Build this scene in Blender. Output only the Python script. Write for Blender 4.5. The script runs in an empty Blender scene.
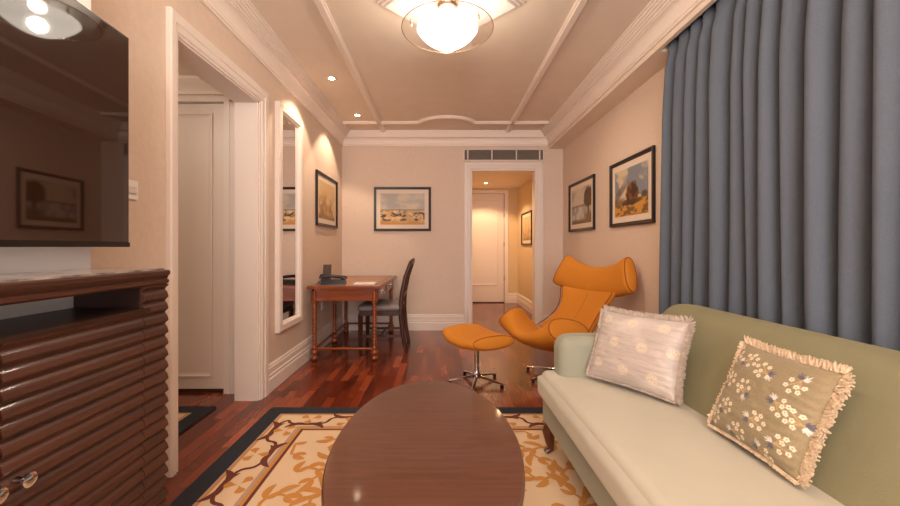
import bpy, bmesh, math, random
import numpy as np
from mathutils import Vector, Matrix
random.seed(7)
S = bpy.context.scene
C = bpy.context.collection
PI = math.pi

# ------------------------------------------------------------ camera, world, lights, exposure
cd = bpy.data.cameras.new('camera'); cam = bpy.data.objects.new('camera', cd); C.objects.link(cam)
cam.location = (0, 0, 1.14); cam.rotation_euler = (PI/2, 0, 0)
cd.sensor_fit = 'HORIZONTAL'; cd.sensor_width = 36; cd.lens = 36*380/900
cd.shift_x = 9/900; cd.shift_y = -6/900; cd.clip_start = .02
S.camera = cam
S.view_settings.view_transform = 'Standard'; S.view_settings.look = 'None'
S.view_settings.gamma = 1; S.view_settings.use_curve_mapping = False
S.view_settings.exposure = 0.92
w = bpy.data.worlds.new('world'); S.world = w; w.use_nodes = True
w.node_tree.nodes['Background'].inputs[0].default_value = (1, .85, .7, 1)
w.node_tree.nodes['Background'].inputs[1].default_value = .3

WARM = (1, .76, .53); SOFT = (1, .88, .74)
def area(name, loc, rot, sx, sy, e, col):
    l = bpy.data.lights.new(name, 'AREA'); l.shape = 'RECTANGLE'; l.size = sx; l.size_y = sy
    l.energy = e; l.color = col
    o = bpy.data.objects.new(name, l); C.objects.link(o); o.location = loc; o.rotation_euler = rot; return o
def spot(name, loc, e, col, cone=95, blend=.55, rot=(0, 0, 0), rad=.03):
    l = bpy.data.lights.new(name, 'SPOT'); l.energy = e; l.color = col; l.spot_size = math.radians(cone)
    l.spot_blend = blend; l.shadow_soft_size = rad
    o = bpy.data.objects.new(name, l); C.objects.link(o); o.location = loc; o.rotation_euler = rot; return o
area('rear_fill_down', (0, -1.3, 2.66), (0, 0, 0), 1.6, 1.2, 30, SOFT)  # added overhead fill behind the camera, stands for no known lamp
area('rear_fill_up', (-.2, -.9, 1.75), (math.radians(168), 0, 0), .8, .8, 44, SOFT)  # added upward fill that brightens the ceiling, no lamp modelled
area('rear_fill_cool', (.1, -2.5, 1.5), (math.radians(98), 0, 0), 2.2, 1.7, 58, (.92, .93, 1))  # added cool fill panel behind the camera, no window is built there
def point(name, loc, e, col, rad=.1):
    l = bpy.data.lights.new(name, 'POINT'); l.energy = e; l.color = col; l.shadow_soft_size = rad
    o = bpy.data.objects.new(name, l); C.objects.link(o); o.location = loc; return o
BOWL_E = 3.2
SPOT_E = 20

# ------------------------------------------------------------ helpers
def lin(c):
    return tuple(((v/255)/12.92 if v/255 <= .04045 else ((v/255+.055)/1.055)**2.4) for v in c)
def mat(name, rgb, rough=.5, metal=0, bump=0, bscale=60, spec=.5, sheen=0, coat=0, noise=0, nscale=6, emit=None, es=0, rgb2=None, stretch=(1,1,1)):
    m = bpy.data.materials.new(name); m.use_nodes = True
    nt = m.node_tree; N = nt.nodes; L = nt.links; b = N['Principled BSDF']
    col = lin(rgb) + (1,)
    b.inputs['Base Color'].default_value = col
    b.inputs['Roughness'].default_value = rough; b.inputs['Metallic'].default_value = metal
    b.inputs['Specular IOR Level'].default_value = spec
    if sheen:
        b.inputs['Sheen Weight'].default_value = sheen; b.inputs['Sheen Roughness'].default_value = .4
        b.inputs['Sheen Tint'].default_value = col
    if coat: b.inputs['Coat Weight'].default_value = coat; b.inputs['Coat Roughness'].default_value = .08
    tc = N.new('ShaderNodeTexCoord'); mp = N.new('ShaderNodeMapping'); mp.inputs['Scale'].default_value = stretch
    L.new(tc.outputs['Object'], mp.inputs['Vector'])
    if rgb2 is None: rgb2 = tuple(max(0, v*(1-noise)) for v in rgb)
    if noise or rgb2 != rgb:
        n = N.new('ShaderNodeTexNoise'); n.inputs['Scale'].default_value = nscale; n.inputs['Detail'].default_value = 6
        L.new(mp.outputs[0], n.inputs['Vector'])
        r = N.new('ShaderNodeMapRange'); r.inputs[1].default_value = .3; r.inputs[2].default_value = .7
        L.new(n.outputs[0], r.inputs[0])
        mx = N.new('ShaderNodeMix'); mx.data_type = 'RGBA'
        mx.inputs[6].default_value = col; mx.inputs[7].default_value = lin(rgb2) + (1,)
        L.new(r.outputs[0], mx.inputs[0]); L.new(mx.outputs[2], b.inputs['Base Color'])
    if bump:
        n = N.new('ShaderNodeTexNoise'); n.inputs['Scale'].default_value = bscale; n.inputs['Detail'].default_value = 4
        L.new(mp.outputs[0], n.inputs['Vector'])
        bp = N.new('ShaderNodeBump'); bp.inputs['Strength'].default_value = bump; bp.inputs['Distance'].default_value = .002
        L.new(n.outputs[0], bp.inputs['Height']); L.new(bp.outputs[0], b.inputs['Normal'])
    if emit is not None:
        b.inputs['Emission Color'].default_value = tuple(emit) + (1,); b.inputs['Emission Strength'].default_value = es
    return m
def vmat(name, rough=.6, bump=0, bscale=200, sheen=0, stretch=(1,1,1), dist=.002, spec=.5):
    m = bpy.data.materials.new(name); m.use_nodes = True
    nt = m.node_tree; N = nt.nodes; L = nt.links; b = N['Principled BSDF']
    a = N.new('ShaderNodeVertexColor'); a.layer_name = 'Col'
    L.new(a.outputs[0], b.inputs['Base Color']); b.inputs['Roughness'].default_value = rough
    b.inputs['Sheen Weight'].default_value = sheen; b.inputs['Specular IOR Level'].default_value = spec
    if bump:
        tc = N.new('ShaderNodeTexCoord'); mp = N.new('ShaderNodeMapping'); mp.inputs['Scale'].default_value = stretch
        L.new(tc.outputs['Object'], mp.inputs['Vector'])
        n = N.new('ShaderNodeTexNoise'); n.inputs['Scale'].default_value = bscale; n.inputs['Detail'].default_value = 3
        L.new(mp.outputs[0], n.inputs['Vector'])
        bp = N.new('ShaderNodeBump'); bp.inputs['Strength'].default_value = bump; bp.inputs['Distance'].default_value = dist
        L.new(n.outputs[0], bp.inputs['Height']); L.new(bp.outputs[0], b.inputs['Normal'])
    return m

def obj(name, bm, m=None, parent=None, smooth=None, loc=None):
    me = bpy.data.meshes.new(name)
    bmesh.ops.recalc_face_normals(bm, faces=bm.faces)
    bm.to_mesh(me); bm.free()
    for q in (m if isinstance(m, (list, tuple)) else [m]):
        if q: me.materials.append(q)
    o = bpy.data.objects.new(name, me); C.objects.link(o)
    if parent: o.parent = parent
    if loc: o.location = loc
    if smooth is not None:
        for p in me.polygons: p.use_smooth = True
        if smooth < 179:
            try:
                me.set_sharp_from_angle(angle=math.radians(smooth))
            except Exception: pass
    return o
def tag(o, label, cat, group=None):
    o['label'] = label; o['category'] = cat
    if group: o['group'] = group
    return o
def thing(name, label, cat, loc=(0,0,0), rz=0, group=None):
    o = bpy.data.objects.new(name, None); C.objects.link(o); o.empty_display_size = .1
    o.location = loc; o.rotation_euler = (0, 0, rz); return tag(o, label, cat, group)
def struct(name, bm, m, smooth=None, parent=None):
    o = obj(name, bm, m, parent, smooth)
    if not parent: o['kind'] = 'structure'
    return o
def B(): return bmesh.new()
def box(bm, x0, x1, y0, y1, z0, z1, mi=0, bev=0):
    r = bmesh.ops.create_cube(bm, size=1)
    vs = r['verts']
    for v in vs:
        v.co = Vector(((x0+x1)/2+v.co.x*(x1-x0), (y0+y1)/2+v.co.y*(y1-y0), (z0+z1)/2+v.co.z*(z1-z0)))
    fs = {f for v in vs for f in v.link_faces}
    for f in fs: f.material_index = mi
    if bev:
        es = {e for v in vs for e in v.link_edges}
        bmesh.ops.bevel(bm, geom=list(es), offset=bev, segments=2, affect='EDGES')
    return bm
def rbox(x0, x1, y0, y1, z0, z1, r, seg=4, n=(6, 6, 6), warp=None, bm=None):
    """box with rounded edges and inner subdivisions, then warped"""
    bm = bm or B()
    c = [(x0+x1)/2, (y0+y1)/2, (z0+z1)/2]; h = [(x1-x0)/2, (y1-y0)/2, (z1-z0)/2]
    r = min(r, *h)
    ax = []
    for k in range(3):
        inn = h[k]-r
        lst = [-inn - r*math.tan(PI/4*(1-i/seg)) for i in range(seg)]
        m = n[k] if inn > 1e-6 else 0
        mid = [-inn + 2*inn*i/m for i in range(m+1)] if m else [0]
        ax.append(lst + mid + [-v for v in reversed(lst)])
    cache = {}
    def V(p):
        key = tuple(round(v, 6) for v in p)
        if key not in cache:
            q = [max(-(h[k]-r), min(h[k]-r, p[k])) for k in range(3)]
            d = Vector([p[k]-q[k] for k in range(3)])
            co = Vector(q) + (d.normalized()*r if d.length > 1e-9 else d)
            co = Vector([co[k]+c[k] for k in range(3)])
            if warp: co = Vector(warp(co))
            cache[key] = bm.verts.new(co)
        return cache[key]
    for k in range(3):
        a, b = (k+1) % 3, (k+2) % 3
        for s in (-1, 1):
            for i in range(len(ax[a])-1):
                for j in range(len(ax[b])-1):
                    f = []
                    for (u, v) in ((i, j), (i+1, j), (i+1, j+1), (i, j+1)):
                        p = [0, 0, 0]; p[k] = s*h[k]; p[a] = ax[a][u]; p[b] = ax[b][v]; f.append(V(p))
                    if len(set(f)) == 4: bm.faces.new(f)
    return bm
def lathe(bm, prof, cx=0, cy=0, seg=24, mi=0):
    rings = []
    for (r, z) in prof:
        rings.append([bm.verts.new((cx+r*math.cos(2*PI*i/seg), cy+r*math.sin(2*PI*i/seg), z)) for i in range(seg)] if r > 1e-5 else [bm.verts.new((cx, cy, z))])
    for a, b in zip(rings, rings[1:]):
        for i in range(seg):
            j = (i+1) % seg
            if len(a) == 1 and len(b) == 1: continue
            if len(a) == 1: f = bm.faces.new((a[0], b[i], b[j]))
            elif len(b) == 1: f = bm.faces.new((a[i], a[j], b[0]))
            else: f = bm.faces.new((a[i], a[j], b[j], b[i]))
            f.material_index = mi
    for rg in (rings[0], rings[-1]):
        if len(rg) > 2:
            f = bm.faces.new(rg); f.material_index = mi
    return bm
def tube(bm, pts, rad, seg=10, mi=0, closed=False, flat=(1, 1), up=None):
    pts = [Vector(p) for p in pts]; n = len(pts)
    rads = rad if isinstance(rad, (list, tuple)) else [rad]*n
    rings = []; ref = up or Vector((0, 0, 1))
    for i, p in enumerate(pts):
        a = pts[(i-1) % n] if (closed or i > 0) else p
        b = pts[(i+1) % n] if (closed or i < n-1) else p
        t = (b-a).normalized()
        s = t.cross(ref)
        if s.length < 1e-3: s = t.cross(Vector((0, 1, 0)))
        s.normalize(); u = s.cross(t).normalized()
        if up is None: ref = u
        rings.append([bm.verts.new(p+(s*math.cos(2*PI*k/seg)*flat[0]+u*math.sin(2*PI*k/seg)*flat[1])*rads[i]) for k in range(seg)])
    m = n if closed else n-1
    for i in range(m):
        a, b = rings[i], rings[(i+1) % n]
        for k in range(seg):
            j = (k+1) % seg
            f = bm.faces.new((a[k], a[j], b[j], b[k])); f.material_index = mi
    if not closed:
        for rg in (rings[0], rings[-1]):
            f = bm.faces.new(rg); f.material_index = mi
    return bm
def clampz(bm, z):
    for v in bm.verts: v.co.z = max(z, v.co.z)
    return bm
def bar(bm, p, q, wx, wy, mi=0):
    """rectangular bar from p to q, section wx (sideways) by wy"""
    p = Vector(p); q = Vector(q); t = (q-p).normalized()
    ref = Vector((0, 0, 1)) if abs(t.z) < .9 else Vector((0, 1, 0))
    s = t.cross(ref).normalized(); u = s.cross(t).normalized()
    vs = [bm.verts.new(e+s*a*wx/2+u*b*wy/2) for e in (p, q) for (a, b) in ((-1,-1),(1,-1),(1,1),(-1,1))]
    for f in ((0,1,2,3),(7,6,5,4),(0,4,5,1),(1,5,6,2),(2,6,7,3),(3,7,4,0)):
        g = bm.faces.new([vs[i] for i in f]); g.material_index = mi
    return bm
def prism(bm, poly, axis, a, b, mi=0):
    """extrude a 2D polygon: axis 'x' -> poly in (y,z); 'y' -> (x,z); 'z' -> (x,y)"""
    def P(u, v, t): return {'x': (t, u, v), 'y': (u, t, v), 'z': (u, v, t)}[axis]
    A = [bm.verts.new(P(u, v, a)) for u, v in poly]; Bv = [bm.verts.new(P(u, v, b)) for u, v in poly]
    n = len(poly)
    for i in range(n):
        f = bm.faces.new((A[i], A[(i+1) % n], Bv[(i+1) % n], Bv[i])); f.material_index = mi
    for g in (A, list(reversed(Bv))):
        f = bm.faces.new(g); f.material_index = mi
    return bm
def sweep(bm, prof, path, side, closed=False):
    """prof (d,z): d measured from path toward 'side' (+1 left of travel) in XY, mitred"""
    path = [Vector((p[0], p[1], 0)) for p in path]; n = len(path); rings = []
    for i, p in enumerate(path):
        dirs = []
        if closed or i > 0: dirs.append((p-path[i-1]).normalized())
        if closed or i < n-1: dirs.append((path[(i+1) % n]-p).normalized())
        ns = [Vector((-d.y, d.x, 0))*side for d in dirs]
        m = sum(ns, Vector())/len(ns)
        m = m/max(.2, m.dot(ns[0])) if len(ns) > 1 else m
        rings.append([bm.verts.new((p.x+m.x*d, p.y+m.y*d, z)) for d, z in prof])
    k = len(prof)
    for i in range(n if closed else n-1):
        a, b = rings[i], rings[(i+1) % n]
        for j in range(k): bm.faces.new((a[j], a[(j+1) % k], b[(j+1) % k], b[j]))
    if not closed: bm.faces.new(rings[0]); bm.faces.new(rings[-1])
    return bm
# value noise for painted surfaces
_rng = np.random.RandomState(3); _T = _rng.rand(256, 256)
def vn(x, y):
    xi = np.floor(x).astype(int); yi = np.floor(y).astype(int); fx = x-xi; fy = y-yi
    fx = fx*fx*(3-2*fx); fy = fy*fy*(3-2*fy)
    a = _T[xi % 256, yi % 256]; b = _T[(xi+1) % 256, yi % 256]; c = _T[xi % 256, (yi+1) % 256]; d = _T[(xi+1) % 256, (yi+1) % 256]
    return (a*(1-fx)+b*fx)*(1-fy)+(c*(1-fx)+d*fx)*fy
def fbm(x, y, o=4):
    s = 0; a = .5; t = 0
    for i in range(o):
        s = s+a*vn(x*2**i+17*i, y*2**i+31*i); t += a; a *= .5
    return s/t
def mixc(c, d, m):
    m = np.clip(m, 0, 1)[..., None]; return c*(1-m)+np.array(lin(d))*m
def sm(e0, e1, x):
    t = np.clip((x-e0)/(e1-e0), 0, 1); return t*t*(3-2*t)

# ------------------------------------------------------------ materials
M = {}
M['wall'] = mat('wall_paint', (222, 200, 182), .75, bump=.12, bscale=260, noise=.03, nscale=40)
M['ceil'] = mat('ceiling_paint', (234, 218, 200), .8, noise=.02)
M['trim'] = mat('trim_paint', (230, 216, 206), .42)
M['crown'] = mat('crown_paint', (240, 226, 214), .5)
M['door'] = mat('door_paint', (226, 211, 200), .42)
M['hallwall'] = mat('corridor_paint', (218, 190, 150), .75, bump=.12, bscale=260)
M['desk'] = mat('desk_wood', (150, 74, 28), .3, coat=.3, rgb2=(112, 48, 16), nscale=3, stretch=(1, 12, 12))
M['deskleather'] = mat('desk_leather', (176, 108, 52), .3, coat=.3, noise=.15, nscale=8)
M['darkwood'] = mat('dark_chair_wood', (82, 46, 30), .38, rgb2=(44, 22, 14), nscale=4, stretch=(8, 8, 1))
M['cab'] = mat('cabinet_wood', (80, 45, 31), .45, coat=.12, rgb2=(54, 29, 21), nscale=2.2, stretch=(12, 1, 14))
M['cabdark'] = mat('cabinet_inside', (46, 27, 21), .35)
M['black'] = mat('black_plastic', (16, 16, 18), .3)
M['frame'] = mat('black_frame', (34, 27, 26), .35)
M['matte'] = mat('picture_mount', (226, 208, 190), .8)
M['chrome'] = mat('chrome', (205, 205, 208), .12, metal=1)
M['steel'] = mat('dark_chrome', (120, 112, 108), .2, metal=1)
M['orange'] = mat('orange_wool', (206, 128, 28), .8, bump=.5, bscale=420, sheen=.25, noise=.1, nscale=240)
M['piping'] = mat('dark_orange_piping', (140, 66, 12), .8)
M['seatgrey'] = mat('grey_seat_leather', (124, 114, 110), .45, bump=.2)
M['sofa'] = mat('sage_velvet', (136, 131, 101), .85, bump=.3, bscale=300, sheen=.5, noise=.04, nscale=5)
M['sofaseat'] = mat('sage_velvet_top_lit', (190, 184, 168), .85, bump=.3, bscale=300, sheen=.5, noise=.03, nscale=5)  # same velvet as the backrest, paler: light from above painted into the colour
M['sofaarm'] = mat('sage_velvet_side_lit', (150, 150, 133), .85, bump=.3, bscale=300, sheen=.5, noise=.04, nscale=5)  # same velvet again, lighter and greyer: light direction put into the colour
M['curtain'] = mat('blue_grey_curtain', (94, 102, 114), .85, bump=.35, bscale=220, sheen=.15, noise=.07, nscale=160)
M['mirror'] = mat('mirror_glass', (235, 235, 235), .01, metal=1)
M['screen'] = mat('tv_screen', (38, 20, 14), .03, spec=1.0)
M['white'] = mat('white_plastic', (240, 236, 230), .4)
M['paper'] = mat('paper', (232, 226, 214), .7)
M['ventdark'] = mat('vent_dark', (70, 64, 62), .6)
M['ventslat'] = mat('vent_slat', (150, 138, 128), .5)
M['steelcable'] = M['steel']
M['stone'] = mat('dark_marble', (40, 30, 28), .15, rgb2=(190, 180, 172), nscale=14)
M['legwood'] = mat('sofa_leg_wood', (96, 48, 26), .3, coat=.4, noise=.3)

def floor_mat():
    m = bpy.data.materials.new('red_parquet'); m.use_nodes = True
    nt = m.node_tree; N = nt.nodes; L = nt.links; b = N['Principled BSDF']
    tc = N.new('ShaderNodeTexCoord'); mp = N.new('ShaderNodeMapping'); mp.inputs['Rotation'].default_value = (0, 0, PI/2)
    L.new(tc.outputs['Object'], mp.inputs['Vector'])
    br = N.new('ShaderNodeTexBrick'); br.inputs['Scale'].default_value = 1
    br.inputs['Brick Width'].default_value = .36; br.inputs['Row Height'].default_value = .066
    br.inputs['Mortar Size'].default_value = .0012; br.inputs['Bias'].default_value = 0
    br.offset = .37; br.inputs['Color1'].default_value = (0, 0, 0, 1); br.inputs['Color2'].default_value = (1, 1, 1, 1)
    br.inputs['Mortar'].default_value = (0, 0, 0, 1)
    L.new(mp.outputs[0], br.inputs['Vector'])
    rp = N.new('ShaderNodeValToRGB'); e = rp.color_ramp.elements
    e[0].color = lin((82, 32, 17))+(1,); e[1].color = lin((156, 74, 42))+(1,)
    x = rp.color_ramp.elements.new(.45); x.color = lin((110, 44, 24))+(1,)
    x = rp.color_ramp.elements.new(.75); x.color = lin((130, 56, 30))+(1,)
    L.new(br.outputs['Color'], rp.inputs[0])
    ns = N.new('ShaderNodeTexNoise'); mp2 = N.new('ShaderNodeMapping'); mp2.inputs['Scale'].default_value = (30, 2, 1)
    L.new(tc.outputs['Object'], mp2.inputs['Vector']); L.new(mp2.outputs[0], ns.inputs['Vector']); ns.inputs['Scale'].default_value = 2; ns.inputs['Detail'].default_value = 6
    mx = N.new('ShaderNodeMix'); mx.data_type = 'RGBA'; mx.blend_type = 'MULTIPLY'; mx.inputs[0].default_value = .6
    L.new(rp.outputs[0], mx.inputs[6])
    rr = N.new('ShaderNodeMapRange'); rr.inputs[1].default_value = .3; rr.inputs[2].default_value = .7; rr.inputs[3].default_value = .75; rr.inputs[4].default_value = 1.15
    L.new(ns.outputs[0], rr.inputs[0]); L.new(rr.outputs[0], mx.inputs[7])
    mm = N.new('ShaderNodeMix'); mm.data_type = 'RGBA'; mm.inputs[7].default_value = lin((36, 12, 8))+(1,)
    L.new(mx.outputs[2], mm.inputs[6]); L.new(br.outputs['Fac'], mm.inputs[0])
    L.new(mm.outputs[2], b.inputs['Base Color'])
    b.inputs['Roughness'].default_value = .2; b.inputs['Coat Weight'].default_value = .25; b.inputs['Coat Roughness'].default_value = .12
    bp = N.new('ShaderNodeBump'); bp.inputs['Strength'].default_value = .15; bp.inputs['Distance'].default_value = .001
    L.new(ns.outputs[0], bp.inputs['Height']); L.new(bp.outputs[0], b.inputs['Normal'])
    return m
M['floor'] = floor_mat()
def table_mat():
    m = mat('table_veneer', (92, 48, 34), .28, coat=.5)
    nt = m.node_tree; N = nt.nodes; L = nt.links; b = N['Principled BSDF']
    tc = N.new('ShaderNodeTexCoord'); sp = N.new('ShaderNodeSeparateXYZ'); L.new(tc.outputs['Object'], sp.inputs[0])
    # four quarter veneers: the grain mirrors about both axes
    ax = N.new('ShaderNodeMath'); ax.operation = 'ABSOLUTE'; L.new(sp.outputs[0], ax.inputs[0])
    ay = N.new('ShaderNodeMath'); ay.operation = 'ABSOLUTE'; L.new(sp.outputs[1], ay.inputs[0])
    cb = N.new('ShaderNodeCombineXYZ'); L.new(ax.outputs[0], cb.inputs[0]); L.new(ay.outputs[0], cb.inputs[1])
    mp = N.new('ShaderNodeMapping'); mp.inputs['Rotation'].default_value = (0, 0, -.9); mp.inputs['Scale'].default_value = (3, 22, 1)
    L.new(cb.outputs[0], mp.inputs['Vector'])
    ns = N.new('ShaderNodeTexNoise'); ns.inputs['Scale'].default_value = 2.2; ns.inputs['Detail'].default_value = 7; ns.inputs['Distortion'].default_value = .6
    L.new(mp.outputs[0], ns.inputs['Vector'])
    rp = N.new('ShaderNodeValToRGB'); e = rp.color_ramp.elements; e[0].position = .3; e[1].position = .72
    e[0].color = lin((78, 42, 29))+(1,); e[1].color = lin((100, 57, 39))+(1,)
    L.new(ns.outputs[0], rp.inputs[0]); L.new(rp.outputs[0], b.inputs['Base Color'])
    return m
M['table'] = table_mat()

# ------------------------------------------------------------ room shell
XL, XR, YB, YF, ZC = -1.36, 1.676, 5.22, -2.6, 2.70
SX, SZ = 1.48, 2.49
TL = -1.53                      # hall side of the left wall
struct('floor', box(B(), -3.2, 2.0, YF-.1, 8.0, -.1, 0), M['floor'])
bm = B(); box(bm, XL-.2, XR+.1, YF-.1, YB, ZC, ZC+.1); struct('ceiling', bm, M['ceil'])
bm = B(); box(bm, TL, XL, YF, 1.94, 0, ZC); box(bm, TL, XL, 1.94, 2.83, 2.22, ZC); box(bm, TL, XL, 2.83, YB, 0, ZC)
struct('wall_left', bm, M['wall'])
struct('wall_right', box(B(), XR, XR+.1, YF, YB, 0, ZC), M['wall'])
bm = B(); box(bm, TL, .42, YB, YB+.16, 0, ZC); box(bm, .42, 1.30, YB, YB+.16, 2.197, ZC); box(bm, 1.30, XR+.1, YB, YB+.16, 0, ZC)
struct('wall_back', bm, M['wall'])
struct('wall_front', box(B(), TL, XR+.1, YF-.1, YF, 0, ZC), M['wall'])
bm = B(); box(bm, SX, XR, 2.62, YB, SZ, ZC); box(bm, SX, SX+.03, YF, 2.62, SZ, ZC); struct('ceiling_soffit', bm, M['ceil'])
# crown moulding all round
def crown_prof(z0, z1, d):
    h = z1-z0
    p = [(0, z0), (.018, z0), (.018, z0+.012), (.026, z0+.016), (.026, z0+.03), (.020, z0+.036)]
    for i in range(9):
        a = i/8*PI/2; p.append((.024+(d-.095)*(1-math.cos(a)), z0+.042+(h-.115)*math.sin(a)))
    for i in range(5):
        x = d-.072+i*.015; zz = z1-.066+i*.0125
        p += [(x, zz), (x+.002, zz+.007), (x+.009, zz+.008), (x+.012, zz+.003)]
    p += [(d, z1-.010), (d, z1), (0, z1)]
    return p
struct('trim_1', sweep(B(), crown_prof(2.525, ZC, .15), [(XL, YF), (XL, YB), (SX, YB), (SX, YF)], -1, True), M['crown'], 30)
# ceiling strips
def strip_prof():
    return [(-.034, 2.70), (-.034, 2.686), (-.024, 2.682), (-.02, 2.672), (.02, 2.672), (.024, 2.682), (.034, 2.686), (.034, 2.70)]
n = 2
for x in (-.77, .89):
    struct('trim_%d' % n, prism(B(), [(x+d, z) for d, z in strip_prof()], 'y', YF+.1, YB-.14), M['crown'], 30); n += 1
yc = 4.74
arc = [(-1.22, yc), (-.30, yc)]
for i in range(17):
    a = i/16; x = -.26+.66*a; arc.append((x, yc-.02-.19*(1-(2*a-1)**2)**.75))
arc += [(.44, yc), (1.34, yc)]
struct('trim_%d' % n, sweep(B(), strip_prof(), arc, 1), M['crown'], 30); n += 1
# baseboards
def base_prof(h=.215):
    return [(0, 0), (.026, 0), (.026, h*.48), (.020, h*.52), (.020, h*.60), (.024, h*.62), (.018, h*.66), (.018, h*.86), (.012, h*.9), (.014, h*.95), (.004, h), (0, h)]
struct('baseboard_left', sweep(B(), base_prof(), [(XL, 2.95), (XL, YB), (.316, YB)], -1), M['trim'], 30)
struct('baseboard_right', sweep(B(), base_prof(), [(1.405, YB), (XR, YB), (XR, YF)], -1), M['trim'], 30)
# casings
def casing(bm, plane, a0, a1, z, face, w=.10, out=.03, k0=1.):
    """door casing; plane 'x': opening runs in y on x=face looking +x ; 'y': runs in x on y=face looking -y"""
    s = 1 if plane == 'x' else -1
    prof = [(0, out*.45), (.012, out*.5), (.018, out*.75), (.05, out*.8), (.056, out), (w*.93, out), (w, out*.8), (w, 0), (0, 0)]
    def P(u, v, o): return (face+s*o, u, v) if plane == 'x' else (u, face+s*o, v)
    rings = []
    for (u, v, du, dv) in ((a0, 0, -k0, 0), (a0, z, -k0, 1), (a1, z, 1, 1), (a1, 0, 1, 0)):
        rings.append([bm.verts.new(P(u+du*d, v+dv*d, o)) for d, o in prof])
    for a, b in zip(rings, rings[1:]):
        for j in range(len(prof)): bm.faces.new((a[j], a[(j+1) % len(prof)], b[(j+1) % len(prof)], b[j]))
    bm.faces.new(rings[0]); bm.faces.new(rings[-1]); return bm
struct('trim_5', casing(B(), 'x', 1.945, 2.83, 2.22, XL, .11, .03, .62), M['trim'], 30)
struct('trim_6', casing(B(), 'y', .42, 1.30, 2.197, YB, .104), M['trim'], 30)
# jamb linings
bm = B(); box(bm, TL, XL+.004, 2.815, 2.832, 0, 2.22); box(bm, TL, XL+.004, 1.938, 1.948, 0, 2.22); box(bm, TL, XL+.004, 1.94, 2.83, 2.21, 2.223)
struct('trim_7', bm, M['trim'])
bm = B(); box(bm, .418, .43, YB-.004, YB+.16, 0, 2.2); box(bm, 1.29, 1.302, YB-.004, YB+.16, 0, 2.2); box(bm, .42, 1.30, YB-.004, YB+.16, 2.187, 2.199)
struct('trim_8', bm, M['trim'])
# panel door builder (plane y = const, facing -y)
def panel_door(name, x0, x1, y, z0, z1, panels, m, par=None):
    bm = B(); box(bm, x0, x1, y, y+.04, z0, z1)
    for (a, b, c, d) in panels:      # moulded frame round a sunk panel
        prof = [(0, 0), (0, .012), (.012, .014), (.02, .006), (.03, .004), (.03, 0)]
        rings = []
        for (u, v, du, dv) in ((a, c, 1, 1), (b, c, -1, 1), (b, d, -1, -1), (a, d, 1, -1)):
            rings.append([bm.verts.new((u+du*p, y-q, v+dv*p)) for p, q in prof])
        for i in range(4):
            r0, r1 = rings[i], rings[(i+1) % 4]
            for j in range(len(prof)): bm.faces.new((r0[j], r0[(j+1) % 6], r1[(j+1) % 6], r1[j]))
    return struct(name, bm, m, 30, par)
# hall on the left
YH = 2.97
bm = B(); box(bm, -1.61, TL, YH-.01, YH+.1, 0, 2.6); box(bm, -3.1, -1.61, YH, YH+.1, 2.30, 2.6); box(bm, -3.1, -2.62, YH, YH+.1, 0, 2.3); box(bm, -2.62, -1.61, YH+.06, YH+.1, 0, 2.3); box(bm, TL-.001, TL, 2.83, YH, 0, 2.6)
struct('wall_hall_back', bm, M['wall'])
struct('wall_hall_left', box(B(), -3.2, -3.1, .6, YH+.1, 0, 2.6), M['wall'])
struct('wall_hall_front', box(B(), -3.2, TL, .5, .6, 0, 2.6), M['wall'])
struct('ceiling_hall', box(B(), -3.2, TL, .5, YH+.1, 2.44, 2.5), M['ceil'])
struct('trim_9', sweep(B(), [(0, 2.33), (.015, 2.33), (.02, 2.35), (.04, 2.375), (.07, 2.40), (.09, 2.42), (.09, 2.44), (0, 2.44)], [(TL, YH), (-3.1, YH), (-3.1, .6)], 1), M['crown'], 30)
d1 = panel_door('door_1', -2.50, -1.695, YH+.012, .028, 2.265, [(-2.40, -1.79, .12, 2.19)], M['door'])
bm = B()
for a, b, o in ((-1.69, -1.665, .016), (-1.665, -1.64, .026), (-1.64, -1.60, .02)): box(bm, a, b, YH-o, YH+.05, 0, 2.30)
box(bm, -2.6, -1.60, YH-.02, YH+.05, 2.27, 2.31); box(bm, -2.6, -2.51, YH-.02, YH+.05, 0, 2.3)
struct('trim_10', bm, M['trim'], 30)
struct('trim_11', box(B(), -2.52, -1.66, YH-.004, YH+.055, 0, .02), M['darkwood'])
# corridor beyond the doorway
CXR, CY, CZ = 1.57, 7.76, 2.33
struct('wall_corridor_right', box(B(), CXR, CXR+.1, YB+.16, CY+.2, 0, CZ+.1), M['hallwall'])
struct('wall_corridor_left', box(B(), .2, .3, YB+.16, CY+.2, 0, CZ+.1), M['hallwall'])
bm = B(); box(bm, 1.37, CXR, CY, CY+.15, 0, CZ+.1); box(bm, .2, 1.37, CY, CY+.15, 2.27, CZ+.1); box(bm, .2, 1.37, CY+.1, CY+.15, 0, 2.27)
struct('wall_corridor_back', bm, M['hallwall'])
struct('ceiling_corridor', box(B(), .2, CXR+.1, YB+.16, CY+.2, CZ, CZ+.1), M['ceil'])
d2 = panel_door('door_2', .40, 1.285, CY+.02, .02, 2.225, [(.52, 1.17, .36, 2.10)], M['door'])
bm = B()
for z in (.45, 1.15, 1.75): lathe(bm, [(.008, z), (.008, z+.09)], 1.292, CY+.008, 8)
struct('door_hinge', bm, M['steel'], parent=d2)
struct('trim_12', box(B(), 1.295, 1.37, CY-.015, CY+.05, 0, 2.30), M['trim'])
struct('trim_13', box(B(), .3, 1.295, CY-.015, CY+.05, 2.232, 2.30), M['trim'])
struct('baseboard_corridor', sweep(B(), base_prof(.2), [(1.37, CY), (CXR, CY), (CXR, YB+.16)], -1), M['trim'], 30)
struct('baseboard_corridor_left', sweep(B(), base_prof(.2), [(.3, YB+.16), (.3, CY)], -1), M['trim'], 30)
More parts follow.
